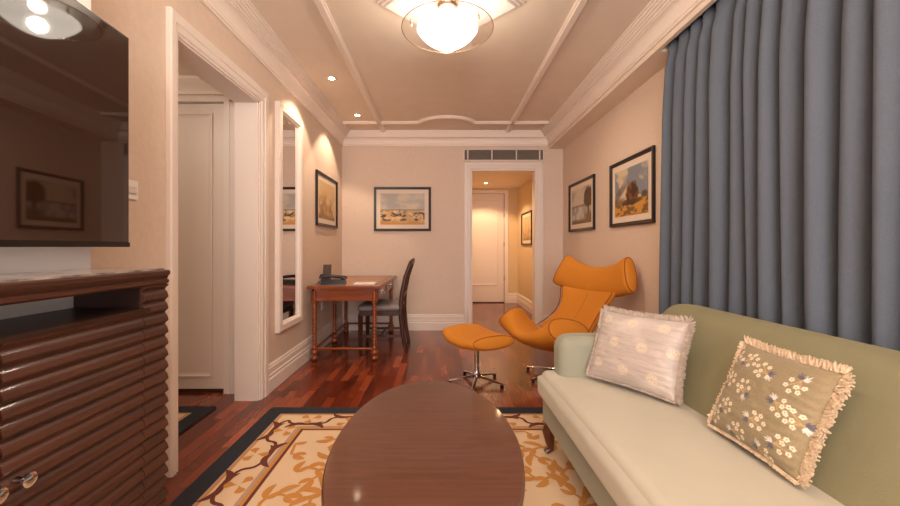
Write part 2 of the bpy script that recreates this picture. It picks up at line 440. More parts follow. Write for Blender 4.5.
# boxed-out panel behind the television
struct('wall_television_panel', box(B(), XL, -1.17, .0, 1.27, 0, 2.2), M['white'])

# ------------------------------------------------------------ lamps
CHR = mat('lamp_chrome', (215, 190, 160), .15, metal=1)
def thin_mat(name, trans, shader, **kw):
    m = bpy.data.materials.new(name); m.use_nodes = True; nt = m.node_tree; N = nt.nodes; N.remove(N['Principled BSDF'])
    tr = N.new('ShaderNodeBsdfTransparent'); s_ = N.new(shader); mx = N.new('ShaderNodeMixShader'); mx.inputs[0].default_value = 1-trans
    for k, v in kw.items(): s_.inputs[k].default_value = v
    nt.links.new(tr.outputs[0], mx.inputs[1]); nt.links.new(s_.outputs[0], mx.inputs[2]); nt.links.new(mx.outputs[0], N['Material Output'].inputs[0]); return m
GLOW = thin_mat('lamp_bowl_glass', .45, 'ShaderNodeEmission', Color=(1, .88, .74, 1), Strength=BOWL_E)
GLASS = thin_mat('clear_glass', .8, 'ShaderNodeBsdfGlossy', Color=(1, .95, .9, 1), Roughness=.05)
lx, ly = .04, 2.38
lp = thing('ceiling_lamp', 'round ceiling lamp with a glowing white bowl and clear glass ring', 'lamp', (lx, ly, 2.5))
bm = B(); prof = [(0.19*(1-i_/10), -.112*(1-(1-i_/10)**2)**.9) for i_ in range(11)]
lathe(bm, [(.186, .006)] + prof, seg=40); lathe_o = obj('glass_bowl', bm, GLOW, lp, 180, (0, 0, .0))
bm = B(); lathe(bm, [(.20, -.002), (.282, -.002), (.285, .002), (.282, .006), (.20, .006)], seg=64)
obj('glass_ring', bm, GLASS, lp, 40)
bm = B(); tube(bm, [(.285*math.cos(2*PI*i/64), .285*math.sin(2*PI*i/64), .002) for i in range(64)], .0028, 8, closed=True); obj('ring_rim', bm, CHR, lp, 180)
bm = B(); lathe(bm, [(.07, .195), (.075, .16), (.065, .13), (.05, .12), (.05, .05), (.0, .05)], seg=32); obj('mount', bm, CHR, lp, 40)
point('lamp_bulb', (lx, ly, 2.445), 18, (1, .87, .70), .04)
for a in (200, 320, 80):
    a = math.radians(a); bm = B(); lathe(bm, [(.004, -.022), (.007, -.018), (.007, .0), (.004, .006), (.004, .02), (0, .022)], .235*math.cos(a), .235*math.sin(a), 12)
    obj('clip', bm, CHR, lp, 40)
# square stepped ceiling rose turned like a diamond
rose = thing('ceiling_rose', 'white stepped square plate turned diagonally behind the ceiling lamp', 'ceiling rose', (.06, 2.42, 2.7), math.radians(45))
for k, (s, z0, z1, nm) in enumerate(((.335, -.012, 0, 'outer_step'), (.315, -.024, -.012, 'middle_step'), (.295, -.034, -.024, 'inner_step'))):
    obj(nm, box(B(), -s, s, -s, s, z0, z1, bev=.003), M['white'] if k == 2 else M['trim'], rose)
def downlight(x, y, z, label, e=SPOT_E, aim=(0, 0, 0), cone=95, col=WARM):
    t = thing('recessed_downlight', label, 'downlight', (x, y, z))
    bm = B(); lathe(bm, [(.028, 0), (.028, -.004), (.036, -.007), (.046, -.004), (.046, 0)], seg=28); obj('rim', bm, M['chrome'], t, 40)
    bm = B(); lathe(bm, [(0, -.003), (.027, -.003), (.027, -.0015), (0, -.0015)], seg=20)
    obj('bulb', bm, BULB, t)
    spot('downlight_beam', (x, y, z-.02), e, col, cone, .35, aim, .02)
    return t
BULB = mat('bulb', (255, 230, 190), .4, emit=(1, .8, .55), es=30)
downlight(-1.01, 3.51, ZC, 'small recessed downlight in the ceiling nearer the mirror', aim=(0, math.radians(13), 0))
downlight(-.99, 4.49, ZC, 'small recessed downlight in the ceiling above the writing desk', aim=(0, math.radians(13), 0))
downlight(.83, 7.06, CZ, 'small recessed downlight in the ceiling of the corridor beyond the doorway', e=34, cone=130, col=(1, .68, .38))
spot('corridor_near_beam', (.9, 5.9, CZ-.02), 22, (1, .68, .38), 140)
point('hall_ceiling_light', (-2.3, 2.0, 2.2), 5, SOFT, .12)
spot('right_wall_fill', (.62, 3.5, ZC-.03), 18, WARM, 130, 1., (0, math.radians(-20), 0), .08)  # added spot without a fixture, warms the right wall

# ------------------------------------------------------------ air vent
t = thing('air_vent', 'long grey slatted air vent above the doorway', 'vent', (.86, YB-.001, 2.403))
bm = B(); W, H = .55, .083
for a, b, c, d in ((-W, W, H-.014, H), (-W, W, -H, -H+.014), (-W, -W+.012, -H, H), (W-.012, W, -H, H), (-.50, -.485, -H, H), (.485, .50, -H, H), (-.17, -.155, -H, H), (.165, .18, -H, H)):
    box(bm, a, b, -.018, 0, c, d)
obj('vent_frame', bm, M['trim'], t)
bm = B(); box(bm, -W+.01, W-.01, -.003, -.001, -H+.01, H-.01); obj('vent_backing', bm, M['ventdark'], t)
bm = B()
for i in range(11):
    z = -H+.02+i*.0126; prism(bm, [(-.014, z-.004), (-.012, z-.005), (-.004, z+.004), (-.006, z+.005)], 'x', -W+.01, W-.01)
obj('louvre', bm, M['ventslat'], t)

# ------------------------------------------------------------ framed pictures
PRINT = vmat('print', .5)
def art_beach(u, v, sx):
    h = .47
    c = np.array(lin((176, 168, 160)))*np.ones(u.shape+(3,))
    c = mixc(c, (206, 190, 168), sm(.35, .7, fbm(u*4+sx, v*7)))
    c = mixc(c, (168, 150, 120), sm(.55, .45, v)*.5)
    c = mixc(c, (96, 116, 112), (np.abs(v-h) < .02)*.9)
    c = mixc(c, (206, 160, 96), (v < h-.02)*1.)
    c = mixc(c, (226, 196, 150), (v < h-.02)*sm(.45, .7, fbm(u*9, v*12+sx)))
    c = mixc(c, (196, 132, 50), sm(.2, 0, v))
    d = sm(.52, .64, fbm(u*11+sx*3, v*14, 3))*sm(.07, .16, v)*sm(h+.02, h-.1, v)
    c = mixc(c, (58, 48, 44), d)
    for bx in (.3, .45, .72): c = mixc(c, (50, 38, 30), (np.hypot((u-bx)*1.2, (v-.3)*2.2) < .09)*sm(.35, .6, fbm(u*20, v*20))*.9)
    c = mixc(c, (60, 46, 36), ((np.abs(u-.44) < .006) & (v > .25) & (v < .5))*1.)
    return c
def art_haywagon(u, v, sx):
    c = np.array(lin((128, 134, 144)))*np.ones(u.shape+(3,))
    c = mixc(c, (206, 186, 158), sm(.42, .62, fbm(u*3.2+sx, v*3.2+u*1.5)))
    c = mixc(c, (96, 88, 86), sm(.16, .06, np.abs((v-.55)-(u-.2)*.9))*sm(.8, .6, v)*.8)
    g = v < .32+.05*fbm(u*4, u*0)
    c = mixc(c, (200, 142, 58), g*1.); c = mixc(c, (116, 84, 46), g*sm(.45, .65, fbm(u*9, v*14)))
    c = mixc(c, (90, 78, 68), sm(.1, .03, np.abs(v-.33))*sm(.5, .2, u)*.7)
    t = np.hypot((u-.56)/.20, (v-.46)/.22) + .8*(fbm(u*12, v*12)-.5)
    c = mixc(c, (122, 72, 38), sm(1.15, .85, t)); c = mixc(c, (64, 38, 24), sm(1.1, .8, t)*sm(.42, .58, fbm(u*16+5, v*6)))
    t = np.hypot((u-.5)/.3, (v-.27)/.06); c = mixc(c, (60, 46, 40), sm(1.1, .8, t)*.8)
    c = mixc(c, (84, 74, 62), sm(1, .7, np.hypot((u-.9)/.1, (v-.38)/.08)))
    return c
def art_tree(u, v, sx):
    c = np.array(lin((206, 190, 168)))*np.ones(u.shape+(3,))
    c = mixc(c, (160, 156, 152), sm(.45, .7, fbm(u*3+sx, v*5)))
    c = mixc(c, (150, 146, 146), (v < .5)*.8)
    c = mixc(c, (196, 186, 172), (v < .5)*sm(.45, .65, fbm(u*10, v*5)))
    c = mixc(c, (96, 78, 62), sm(.05, .0, np.abs(v-.5))*.7)
    c = mixc(c, (120, 92, 60), sm(.16, .06, v))
    t = np.hypot((u-.85)/.22, (v-.68)/.28) + .7*(fbm(u*10, v*10)-.5)
    c = mixc(c, (92, 66, 44), sm(1.1, .8, t)); c = mixc(c, (80, 56, 38), ((np.abs(u-.86) < .05) & (v < .55))*.9)
    c = mixc(c, (120, 96, 66), sm(.35, .2, v-.0)*sm(.6, .8, u))
    return c
def art_street(u, v, sx):
    c = np.array(lin((214, 178, 130)))*np.ones(u.shape+(3,))
    c = mixc(c, (188, 140, 88), sm(.4, .65, fbm(u*5+sx, v*6))*sm(.9, .3, v))
    t = fbm(u*9+sx, v*4)
    c = mixc(c, (140, 104, 68), sm(.5, .7, t)*sm(.75, .3, v)*.8)
    c = mixc(c, (116, 84, 54), sm(.2, .05, v)*.6); c = mixc(c, (196, 90, 30), (np.hypot(u-.4, v-.6) < .035)*.9)
    return c
def picture(label, w, h, loc, rz, art, sx=0., mb=.055, fw=.034, group=None, gx=90, gz=70):
    """framed print, local x = width, local -y = front"""
    t = thing('framed_picture', label, 'picture', loc, rz)
    bm = B(); prof = [(0, 0), (0, -.022), (.006, -.028), (.014, -.026), (.022, -.018), (fw-.004, -.016), (fw, -.012), (fw, 0)]
    rings = []
    for (u, v, du, dv) in ((-w/2, -h/2, 1, 1), (w/2, -h/2, -1, 1), (w/2, h/2, -1, -1), (-w/2, h/2, 1, -1)):
        rings.append([bm.verts.new((u+du*p, q, v+dv*p)) for p, q in prof])
    for i in range(4):
        a, b = rings[i], rings[(i+1) % 4]
        for j in range(len(prof)): bm.faces.new((a[j], a[(j+1) % 8], b[(j+1) % 8], b[j]))
    obj('frame', bm, M['frame'], t, 30)
    iw, ih = w/2-fw, h/2-fw
    obj('mount', box(B(), -iw, iw, -.008, -.002, -ih, ih), M['matte'], t)
    pw, ph = iw-mb, ih-mb
    me = bpy.data.meshes.new('print')
    us, vs = np.meshgrid(np.linspace(0, 1, gx), np.linspace(0, 1, gz))
    X = (us*2-1)*pw; Z = (vs*2-1)*ph
    verts = np.stack([X, np.full_like(X, -.0095), Z], -1).reshape(-1, 3)
    faces = [(j*gx+i, j*gx+i+1, (j+1)*gx+i+1, (j+1)*gx+i) for j in range(gz-1) for i in range(gx-1)]
    me.from_pydata(verts.tolist(), [], faces)
    c = art(us, vs, sx).reshape(-1, 3); a = me.color_attributes.new('Col', 'FLOAT_COLOR', 'POINT')
    a.data.foreach_set('color', np.concatenate([c, np.ones((len(c), 1))], 1).astype(np.float32).ravel())
    me.materials.append(PRINT); o = bpy.data.objects.new('print', me); C.objects.link(o); o.parent = t
    return t
zc = 1.66
picture('black framed beach scene print hanging on the back wall left of the doorway', .783, .604, (-.528, YB-.001, zc), 0, art_beach, 1.)
picture('black framed ochre print hanging on the left wall above the writing desk', .80, .604, (XL+.001, 4.51, 1.678), -PI/2-PI, art_street, 2.)
picture('black framed landscape print with blue cloudy sky, on right wall beside the curtain', .76, .604, (XR-.001, 3.345, 1.632), -PI/2, art_haywagon, 3.)
picture('black framed print of a tree by water, on right wall nearer the doorway', .80, .604, (XR-.001, 4.52, 1.632), -PI/2, art_tree, 4.)
picture('dark framed picture hanging on the corridor wall beyond the doorway', .80, .604, (CXR-.001, 6.92, 1.475), -PI/2, art_street, 5., gx=40, gz=30)

# ------------------------------------------------------------ wall mirror
t = thing('wall_mirror', 'tall narrow wall mirror in a white frame beside the left doorway', 'mirror', (XL, 3.375, 1.385))
hw, hh = .265, .95
bm = B(); prof = [(0, 0), (0, .036), (.01, .042), (.055, .042), (.062, .034), (.072, .03), (.075, .012), (.075, 0)]
rings = []
for (u, v, du, dv) in ((-hw, -hh, 1, 1), (hw, -hh, -1, 1), (hw, hh, -1, -1), (-hw, hh, 1, -1)):
    rings.append([bm.verts.new((q, u+du*p, v+dv*p)) for p, q in prof])
for i in range(4):
    a, b = rings[i], rings[(i+1) % 4]
    for j in range(8): bm.faces.new((a[j], a[(j+1) % 8], b[(j+1) % 8], b[j]))
obj('frame', bm, M['trim'], t, 30)
obj('mirror_glass', box(B(), .008, .014, -hw+.07, hw-.07, -hh+.07, hh-.07), M['mirror'], t)

# light switch, sockets
t = thing('light_switch', 'white light switch on the wall at the edge of the television', 'switch', (XL, 1.655, 1.39))
obj('switch_plate', box(B(), 0, .009, -.043, .043, -.043, .043, bev=.003), M['white'], t)
obj('rocker', box(B(), .009, .013, -.03, .03, -.018, .012, bev=.002), M['trim'], t)
t = thing('wall_socket', 'small white wall socket under the writing desk', 'socket', (XL, 4.35, .47))
obj('socket_plate', box(B(), 0, .009, -.043, .043, -.043, .043, bev=.003), M['white'], t)

# ------------------------------------------------------------ curtain
def curtain():
    rs = random.Random(11)
    pts = []; y = 2.60; prev = 1.0; k = 0
    knots = [(2.60, 0)]
    ys = np.linspace(2.60, -.6, 700)
    folds = []; yy = 2.60; s = 1
    while yy > -.7:
        odd = len(folds) % 2; wdt = rs.uniform(.026, .045) if odd == 1 else rs.uniform(.060, .105); folds.append((yy, wdt, rs.uniform(.85, 1.25))); yy -= wdt*1.0
    amp = np.zeros_like(ys); ph = np.zeros_like(ys); idx = 0
    for i, q in enumerate(ys):
        while idx+1 < len(folds) and q < folds[idx+1][0]: idx += 1
        f = folds[idx]; t = (f[0]-q)/f[1]
        sgn = -1 if idx % 2 == 0 else 1
        ph[i] = sgn*math.sin(PI*min(1, t))**.7*f[2] if t >= 0 else 0
    nz = 28; verts = []; faces = []
    for j in range(nz+1):
        h = j/nz; z = .03+h*2.50
        low = (1-h)
        a = .040+.012*low
        for i, q in enumerate(ys):
            sway = .026*math.sin(q*5+low*2.6)*low+.006*math.sin(q*31+3*low)
            x = 1.560 + a*ph[i] + .006*math.sin(q*23+low*3)*(.3+low) 
            if h > .955: x = 1.565+(x-1.560)*.7
            verts.append((x, min(2.612+.04*min(1, low*5), q+sway+.04*min(1, low*5)), z))
    n = len(ys)
    for j in range(nz):
        for i in range(n-1): faces.append((j*n+i, j*n+i+1, (j+1)*n+i+1, (j+1)*n+i))
    me = bpy.data.meshes.new('curtain'); me.from_pydata(verts, [], faces); me.materials.append(M['curtain'])
    for p in me.polygons: p.use_smooth = True
    o = bpy.data.objects.new('curtain', me); C.objects.link(o)
    m = o.modifiers.new('s', 'SOLIDIFY'); m.thickness = .003
    return tag(o, 'long blue grey pleated curtain covering the right wall behind the sofa', 'curtain')
curtain()

# ------------------------------------------------------------ rug
def rug(name, x0, x1, y0, y1, label, detail=True):
    mats = [mat(name+'_cream', (212, 182, 148), .95, bump=.6, bscale=500, sheen=.3), mat(name+'_navy', (32, 35, 45), .95, bump=.6, bscale=500, sheen=.2),
            mat(name+'_gold', (188, 128, 62), .95, bump=.6, bscale=500, sheen=.3), mat(name+'_brown', (98, 44, 28), .95, bump=.6, bscale=500),
            mat(name+'_taupe', (172, 142, 122), .95, bump=.6, bscale=500)]
    bm = B(); T = .012
    box(bm, x0, x1, y0, y1, .0005, T, 1)
    def rect(d, z, mi, h=.0008):
        box(bm, x0+d, x1-d, y0+d, y1-d, z-.0015, z, mi)
    rect(.105, T+.0005, 4); rect(.117, T+.0010, 2); rect(.130, T+.0015, 0); rect(.285, T+.0020, 4)
    rect(.305, T+.0025, 2); rect(.325, T+.0030, 3); rect(.343, T+.0035, 0)
    zb, zf = T+.0026, T+.0044; zc_ = [0.]
    def ribbon(pts, wd, mi, z):
        pts = [Vector((p[0], p[1])) for p in pts]; L = []; R = []; zc_[0] += .0000015; z = z+zc_[0]
        for i, p in enumerate(pts):
            a = pts[max(0, i-1)]; b = pts[min(len(pts)-1, i+1)]; d = (b-a)
            if d.length < 1e-6: d = Vector((1, 0))
            d.normalize(); nrm = Vector((-d.y, d.x)); w_ = wd(i/(len(pts)-1))/2
            L.append(bm.verts.new((p.x+nrm.x*w_, p.y+nrm.y*w_, z))); R.append(bm.verts.new((p.x-nrm.x*w_, p.y-nrm.y*w_, z)))
        for i in range(len(pts)-1):
            f = bm.faces.new((L[i], L[i+1], R[i+1], R[i])); f.material_index = mi
    def leaf(x, y, a, l, wd, mi, z, bend=0., pk=1.):
        pts = []
        for i in range(9):
            t = i/8; aa = a+bend*t; pts.append((x+math.cos(aa)*l*t, y+math.sin(aa)*l*t))
        ribbon(pts, lambda t: .002+wd*math.sin(PI*min(1, (t*.95+.03)**pk))**.8, mi, z)
    if detail:
        # vine in the border band: run along each side
        def vine(P, Q, inward):
            P = Vector(P); Q = Vector(Q); d = (Q-P); Ln = d.length; d.normalize(); nrm = Vector(inward)
            per = .58; nper = max(1, round(Ln/per)); per = Ln/nper; amp = .055
            pts = []; N_ = nper*24
            for i in range(N_+1):
                s = i/N_*Ln; pts.append(P+d*(s-.036*math.sin(4*PI*s/per))+nrm*(amp*math.sin(2*PI*s/per)))
            ribbon(pts, lambda t: .019, 3, zb)
            base = math.atan2(d.y, d.x)
            side = 1 if (d.x*nrm.y-d.y*nrm.x) > 0 else -1
            for k in range(nper*2):
                s = (k+.5)*per/2; sg = 1 if k % 2 == 0 else -1      # crest of the wave
                c = P+d*s+nrm*(amp*sg)
                for (da, l, wq, b) in ((.5, .13, .034, -.9), (2.6, .13, .034, .9), (1.57, .05, .036, 0), (-.1, .10, .024, .5)):
                    leaf(c.x, c.y, base+side*-sg*da, l, wq, 3, zb+.0001, -sg*side*b)
                # golden leaves inside the bend
                g = P+d*(s)+nrm*(-.026*sg)
                for q in range(3):
                    a = base+q*2*PI/3+.5*sg; leaf(g.x+math.cos(a)*.008, g.y+math.sin(a)*.008, a, .062, .046, 2, zb+.0001, 0., 2.2)
        m_ = .208
        vine((x0+m_, y0+m_), (x0+m_, y1-m_), (1, 0)); vine((x0+m_, y1-m_), (x1-m_, y1-m_), (0, -1))
        vine((x1-m_, y1-m_), (x1-m_, y0+m_), (-1, 0)); vine((x1-m_, y0+m_), (x0+m_, y0+m_), (0, 1))
        rs = random.Random(5); fx0, fx1, fy0, fy1 = x0+.35, x1-.35, y0+.35, y1-.35
        def inside(p, m=0.): return fx0+m < p[0] < fx1-m and fy0+m < p[1] < fy1-m
        def clampleaf(x, y, a, l, wd, b):
            ex, ey = x+math.cos(a+b)*l, y+math.sin(a+b)*l
            if inside((x, y)) and inside((ex, ey)): leaf(x, y, a, l, wd, 2, zf, b)
        gy = fy0+.09; row = 0
        while gy < fy1:
            gx = fx0+.09+(row % 2)*.11
            while gx < fx1:
                cx = gx+rs.uniform(-.03, .03); cy = gy+rs.uniform(-.03, .03); a0 = rs.uniform(0, 2*PI); sg = rs.choice((-1, 1)); R = rs.uniform(.07, .10)
                pts = [(cx+math.cos(a0+sg*t*.42)*R*(1-.06*t), cy+math.sin(a0+sg*t*.42)*R*(1-.06*t)) for t in range(9)]
                pts = [p for p in pts if inside(p, .01)]
                if len(pts) > 4:
                    ribbon(pts, lambda t: .022*(1-.4*t), 2, zf-.0002)
                    for q, p in enumerate(pts):
                        if q % 2: continue
                        ra = math.atan2(p[1]-cy, p[0]-cx)
                        clampleaf(p[0], p[1], ra+sg*.7, rs.uniform(.07, .12), .036, sg*.6)
                        if q % 4 == 0: clampleaf(p[0], p[1], ra+PI-sg*.8, .065, .03, -sg*.5)
                gx += .22
            gy += .19; row += 1
    return tag(obj(name, bm, mats), label, 'rug')
rug('area_rug', -1.19, 1.26, .12, 2.675, 'large cream and gold floral rug with navy border under the coffee table')
rug('hall_rug', -2.9, -1.59, .9, 2.69, 'navy bordered rug on the floor inside the left doorway')

# ------------------------------------------------------------ writing desk
def desk():
    t = thing('writing_desk', 'reddish wooden writing desk with turned legs against the left wall', 'desk', (0, 0, 0))
    x0, x1, y0, y1, zt = -1.335, -.60, 3.76, 5.17, .75
    obj('desk_top', box(B(), x0, x1, y0, y1, zt-.03, zt, bev=.008), M['desk'], t, 30)
    obj('leather_inset', box(B(), x0+.09, x1-.09, y0+.09, y1-.09, zt-.002, zt+.001), M['deskleather'], t)
    bm = B(); a = .05; box(bm, x0+a-.01, x1-a+.01, y0+a, y0+a+.025, .60, .72); box(bm, x0+a-.01, x1-a+.01, y1-a-.025, y1-a, .60, .72); box(bm, x0+a-.01, x0+a+.015, y0+a, y1-a, .60, .72); box(bm, x1-a-.015, x1-a, y0+a, y1-a, .60, .72)
    box(bm, x0+a-.02, x1-a+.02, y0+a-.01, y0+a+.03, .60, .607)
    obj('apron', bm, M['desk'], t)
    for k in range(2):
        ya, yb = ((y0+.12, y0+.60), (y0+.70, y1-.12))[k]
        d = obj('drawer', box(B(), x1-a-.002, x1-a+.012, ya, yb, .615, .705, bev=.003), M['desk'], t)
        bm = B(); ym = (ya+yb)/2; tube(bm, [(x1-a+.012, ym-.05, .665), (x1-a+.028, ym-.045, .655), (x1-a+.03, ym, .648), (x1-a+.028, ym+.045, .655), (x1-a+.012, ym+.05, .665)], .005, 8)
        box(bm, x1-a+.011, x1-a+.015, ym-.06, ym+.06, .645, .685)
        obj('drawer_handle', bm, M['chrome'], d, 40)
    prof = [(.0, 0), (.022, 0), (.034, .012), (.036, .028), (.026, .042), (.022, .05), (.034, .062), (.038, .08), (.034, .098), (.022, .108), (.027, .12), (.027, .135), (.018, .15)]
    z = .16
    while z < .54: prof += [(.021, z), (.024, z+.012), (.021, z+.024), (.0185, z+.03)]; z += .034
    prof += [(.018, .565), (.028, .575), (.028, .59), (.02, .60), (.032, .605), (.032, .70), (0, .70)]
    for (x, y) in ((x0+.06, y0+.07), (x1-.07, y0+.07), (x0+.06, 4.55), (x0+.06, y1-.07), (x1-.07, y1-.07)):
        obj('leg', lathe(B(), prof, x, y, 16), M['desk'], t, 50)
    L_, R_ = x0+.06, x1-.07
    for (p, q) in (((L_, y0+.07), (R_, y0+.07)), ((L_, y1-.07), (R_, y1-.07)), ((L_, y0+.07), (L_, y1-.07))):
        bm = B(); tube(bm, [(p[0], p[1], .115), ((p[0]*.6+q[0]*.4), (p[1]*.6+q[1]*.4), .115), ((p[0]+q[0])/2, (p[1]+q[1])/2, .118), ((p[0]*.4+q[0]*.6), (p[1]*.4+q[1]*.6), .115), (q[0], q[1], .115)], [.011, .013, .016, .013, .011], 10)
        obj('stretcher', bm, M['desk'], t, 60)
    return t
desk()
# telephone
t = thing('telephone', 'black desk telephone with its handset on the writing desk', 'telephone', (-1.12, 3.98, .751), math.radians(8))
obj('phone_body', prism(B(), [(-.09, 0), (.09, 0), (.09, .018), (-.06, .055), (-.09, .05)], 'x', -.12, .12), M['black'], t)
bm = B(); tube(bm, [(-.13, -.02, .062), (-.12, -.02, .085), (-.04, -.02, .088), (.06, -.02, .078), (.11, -.02, .066), (.12, -.02, .048)], [.026, .026, .016, .016, .024, .024], 10)
hs = obj('handset', bm, M['black'], t, 60)
bm = B()
for i in range(4):
    for j in range(3): box(bm, -.0+i*.024, .016+i*.024, .02+j*.02, .034+j*.02, .022+.0*j, .045-.012*j)
obj('keypad', bm, M['ventslat'], t)
bm = B(); tube(bm, [(-.12, -.01, .05), (-.15, .0, .03), (-.17, .02, .012), (-.15, .06, .006), (-.12, .07, .008)], .004, 8); obj('cord', bm, M['black'], t, 60)
# standing card
t = thing('card_stand', 'small upright dark patterned card standing behind the telephone on the desk', 'card stand', (-1.27, 4.22, .751), math.radians(35))
bm = B(); prism(bm, [(-.004, 0), (.004, 0), (-.026, .195), (-.032, .195)], 'x', -.045, .045); obj('card', bm, mat('card_print', (120, 104, 96), .5, rgb2=(60, 50, 50), nscale=50), t)
bm = B(); box(bm, -.05, .05, -.03, .02, 0, .008); obj('card_base', bm, M['black'], t)
t = tag(obj('notepad', box(B(), -.11, .11, -.075, .075, 0, .012, bev=.002), M['paper'], loc=(-.80, 4.02, .751)), 'white notepad lying on the near right corner of the desk', 'notepad')
t.rotation_euler = (0, 0, .05)

# ------------------------------------------------------------ desk chair (faces the left wall)
def desk_chair():
    t = thing('desk_chair', 'dark wooden side chair with grey leather seat tucked at the desk', 'chair', (-.66, 4.38, 0), 0)
    # local: front is -x, sides +-y
    bm = B()
    def warp(c):
        x, y, z = c; z += .012*math.cos(min(1, abs(y)/.24)*PI/2)*math.cos(min(1, abs(x)/.24)*PI/2)*(1 if z > .46 else 0)
        return (x, y*(1-.08*(x/.24)), z)
    obj('seat', rbox(-.25, .22, -.235, .235, .435, .505, .03, 4, (6, 6, 2), warp), M['seatgrey'], t, 180)
    bm = B(); box(bm, -.24, .21, -.225, .225, .385, .437, bev=.006); obj('seat_rail', bm, M['darkwood'], t)
    for s in (-1, 1):
        bm = B(); tube(bm, [(-.225, s*.205, .40), (-.225, s*.205, .2), (-.225, s*.205, 0)], [.024, .021, .014], 4, flat=(1.2, 1.2)); obj('leg', bm, M['darkwood'], t)
        pts = [(.27, s*.2, 0), (.235, s*.2, .2), (.215, s*.2, .42), (.225, s*.2, .6), (.265, s*.2, .8), (.325, s*.195, .97)]
        bm = B()
        for a, b in zip(pts, pts[1:]): pass
        tube(bm, pts, [.019, .021, .024, .021, .02, .018], 8, flat=(1.0, 1.15)); clampz(bm, 0); obj('leg', bm, M['darkwood'], t, 60)
        bm = B(); bar(bm, (-.225, s*.205, .16), (.238, s*.2, .16), .016, .028); obj('stretcher', bm, M['darkwood'], t)
    bm = B(); bar(bm, (0, -.2, .165), (0, .2, .165), .02, .02); obj('stretcher', bm, M['darkwood'], t)
    bm = B(); pts = [(.325+.018*math.cos(q*PI/2)-.0, q*.215, .965+.022*math.cos(q*PI/2)) for q in [i/6-1 for i in range(13)]]
    tube(bm, pts, .03, 8, flat=(.5, 1)); obj('top_rail', bm, M['darkwood'], t, 60)
    bm = B(); bar(bm, (.235, -.2, .60), (.235, .2, .60), .018, .04); obj('back_rail', bm, M['darkwood'], t)
    for k in range(3):
        y = (-1+k)*.09; bm = B(); tube(bm, [(.238, y, .61), (.262, y*1.1, .78), (.325, y*1.2, .955)], .016, 6, flat=(1, .4)); obj('back_slat', bm, M['darkwood'], t, 60)
desk_chair()

# ------------------------------------------------------------ orange lounge chair and footstool
def loft(bm, secs, K=28, pw=.8, mi=0):
    """secs: list of (centre, axisA, axisB, a, b)"""
    rings = []
    for (c, A, Bx, a, b) in secs:
        rg = []
        for k in range(K):
            th = 2*PI*k/K; ca, sa = math.cos(th), math.sin(th)
            rg.append(bm.verts.new(c+A*(a*math.copysign(abs(ca)**pw, ca))+Bx*(b*math.copysign(abs(sa)**pw, sa))))
        rings.append(rg)
    for r0, r1 in zip(rings, rings[1:]):
        for k in range(K):
            f = bm.faces.new((r0[k], r0[(k+1) % K], r1[(k+1) % K], r1[k])); f.material_index = mi
    for rg in (rings[0], rings[-1]): bm.faces.new(rg).material_index = mi
    return rings
def wing(spine, longax, semi_a, semi_b, n=24, pw=.85, cap=.02, shr=.045):
    """saddle body: spine(t) t in -1..1 ; longax(t) ; rounded ends with a flat oval cap"""
    secs = []; ts = [i/n*2-1 for i in range(n+1)]
    def sec(t, k=1., off=0.):
        e = 1e-3; tg = (spine(min(1, t+e))-spine(max(-1, t-e))).normalized()
        A = longax(t); A = (A-tg*A.dot(tg)).normalized(); Bx = tg.cross(A).normalized()
        return (spine(t)+tg*off, A, Bx, semi_a(t)-(1-k)*shr, semi_b(t)-(1-k)*shr)
    s0, s1 = -1, 1
    for q in range(4, 0, -1):
        a = q/4*PI/2; secs.append(sec(-1, 1-(1-math.cos(a))*.8, -cap*math.sin(a)))
    for t in ts: secs.append(sec(t))
    for q in range(1, 5):
        a = q/4*PI/2; secs.append(sec(1, 1-(1-math.cos(a))*.8, cap*math.sin(a)))
    return secs
def pipe_of(sec, pw=.85, r=.005, K=40):
    c, A, Bx, a, b = sec; bm = B(); pts = []
    for k in range(K):
        th = 2*PI*k/K; ca, sa = math.cos(th), math.sin(th)
        pts.append(c+A*(a*math.copysign(abs(ca)**pw, ca))+Bx*(b*math.copysign(abs(sa)**pw, sa)))
    return tube(bm, pts, r, 6, closed=True)
def star(par, n, rad, zhub, ztop, rot):
    bm = B(); lathe(bm, [(.0, .045), (.034, .045), (.036, .075), (.024, .09), (.020, .1), (.020, ztop), (0, ztop)], seg=20); obj('column', bm, M['chrome'], par, 40)
    for k in range(n):
        a = rot+2*PI*k/n; c, s = math.cos(a), math.sin(a); bm = B()
        tube(bm, [(c*.02, s*.02, .062), (c*rad*.5, s*rad*.5, .048), (c*rad, s*rad, .028)], [.020, .017, .013], 8, flat=(1, .55))
        lg = obj('leg', bm, M['chrome'], par, 60)
        bm = B(); lathe(bm, [(0, 0), (.014, 0), (.015, .02), (0, .022)], c*(rad-.01), s*(rad-.01), 12); obj('glide', bm, M['black'], lg)
FW = Vector((-.90, -.435, 0)).normalized()
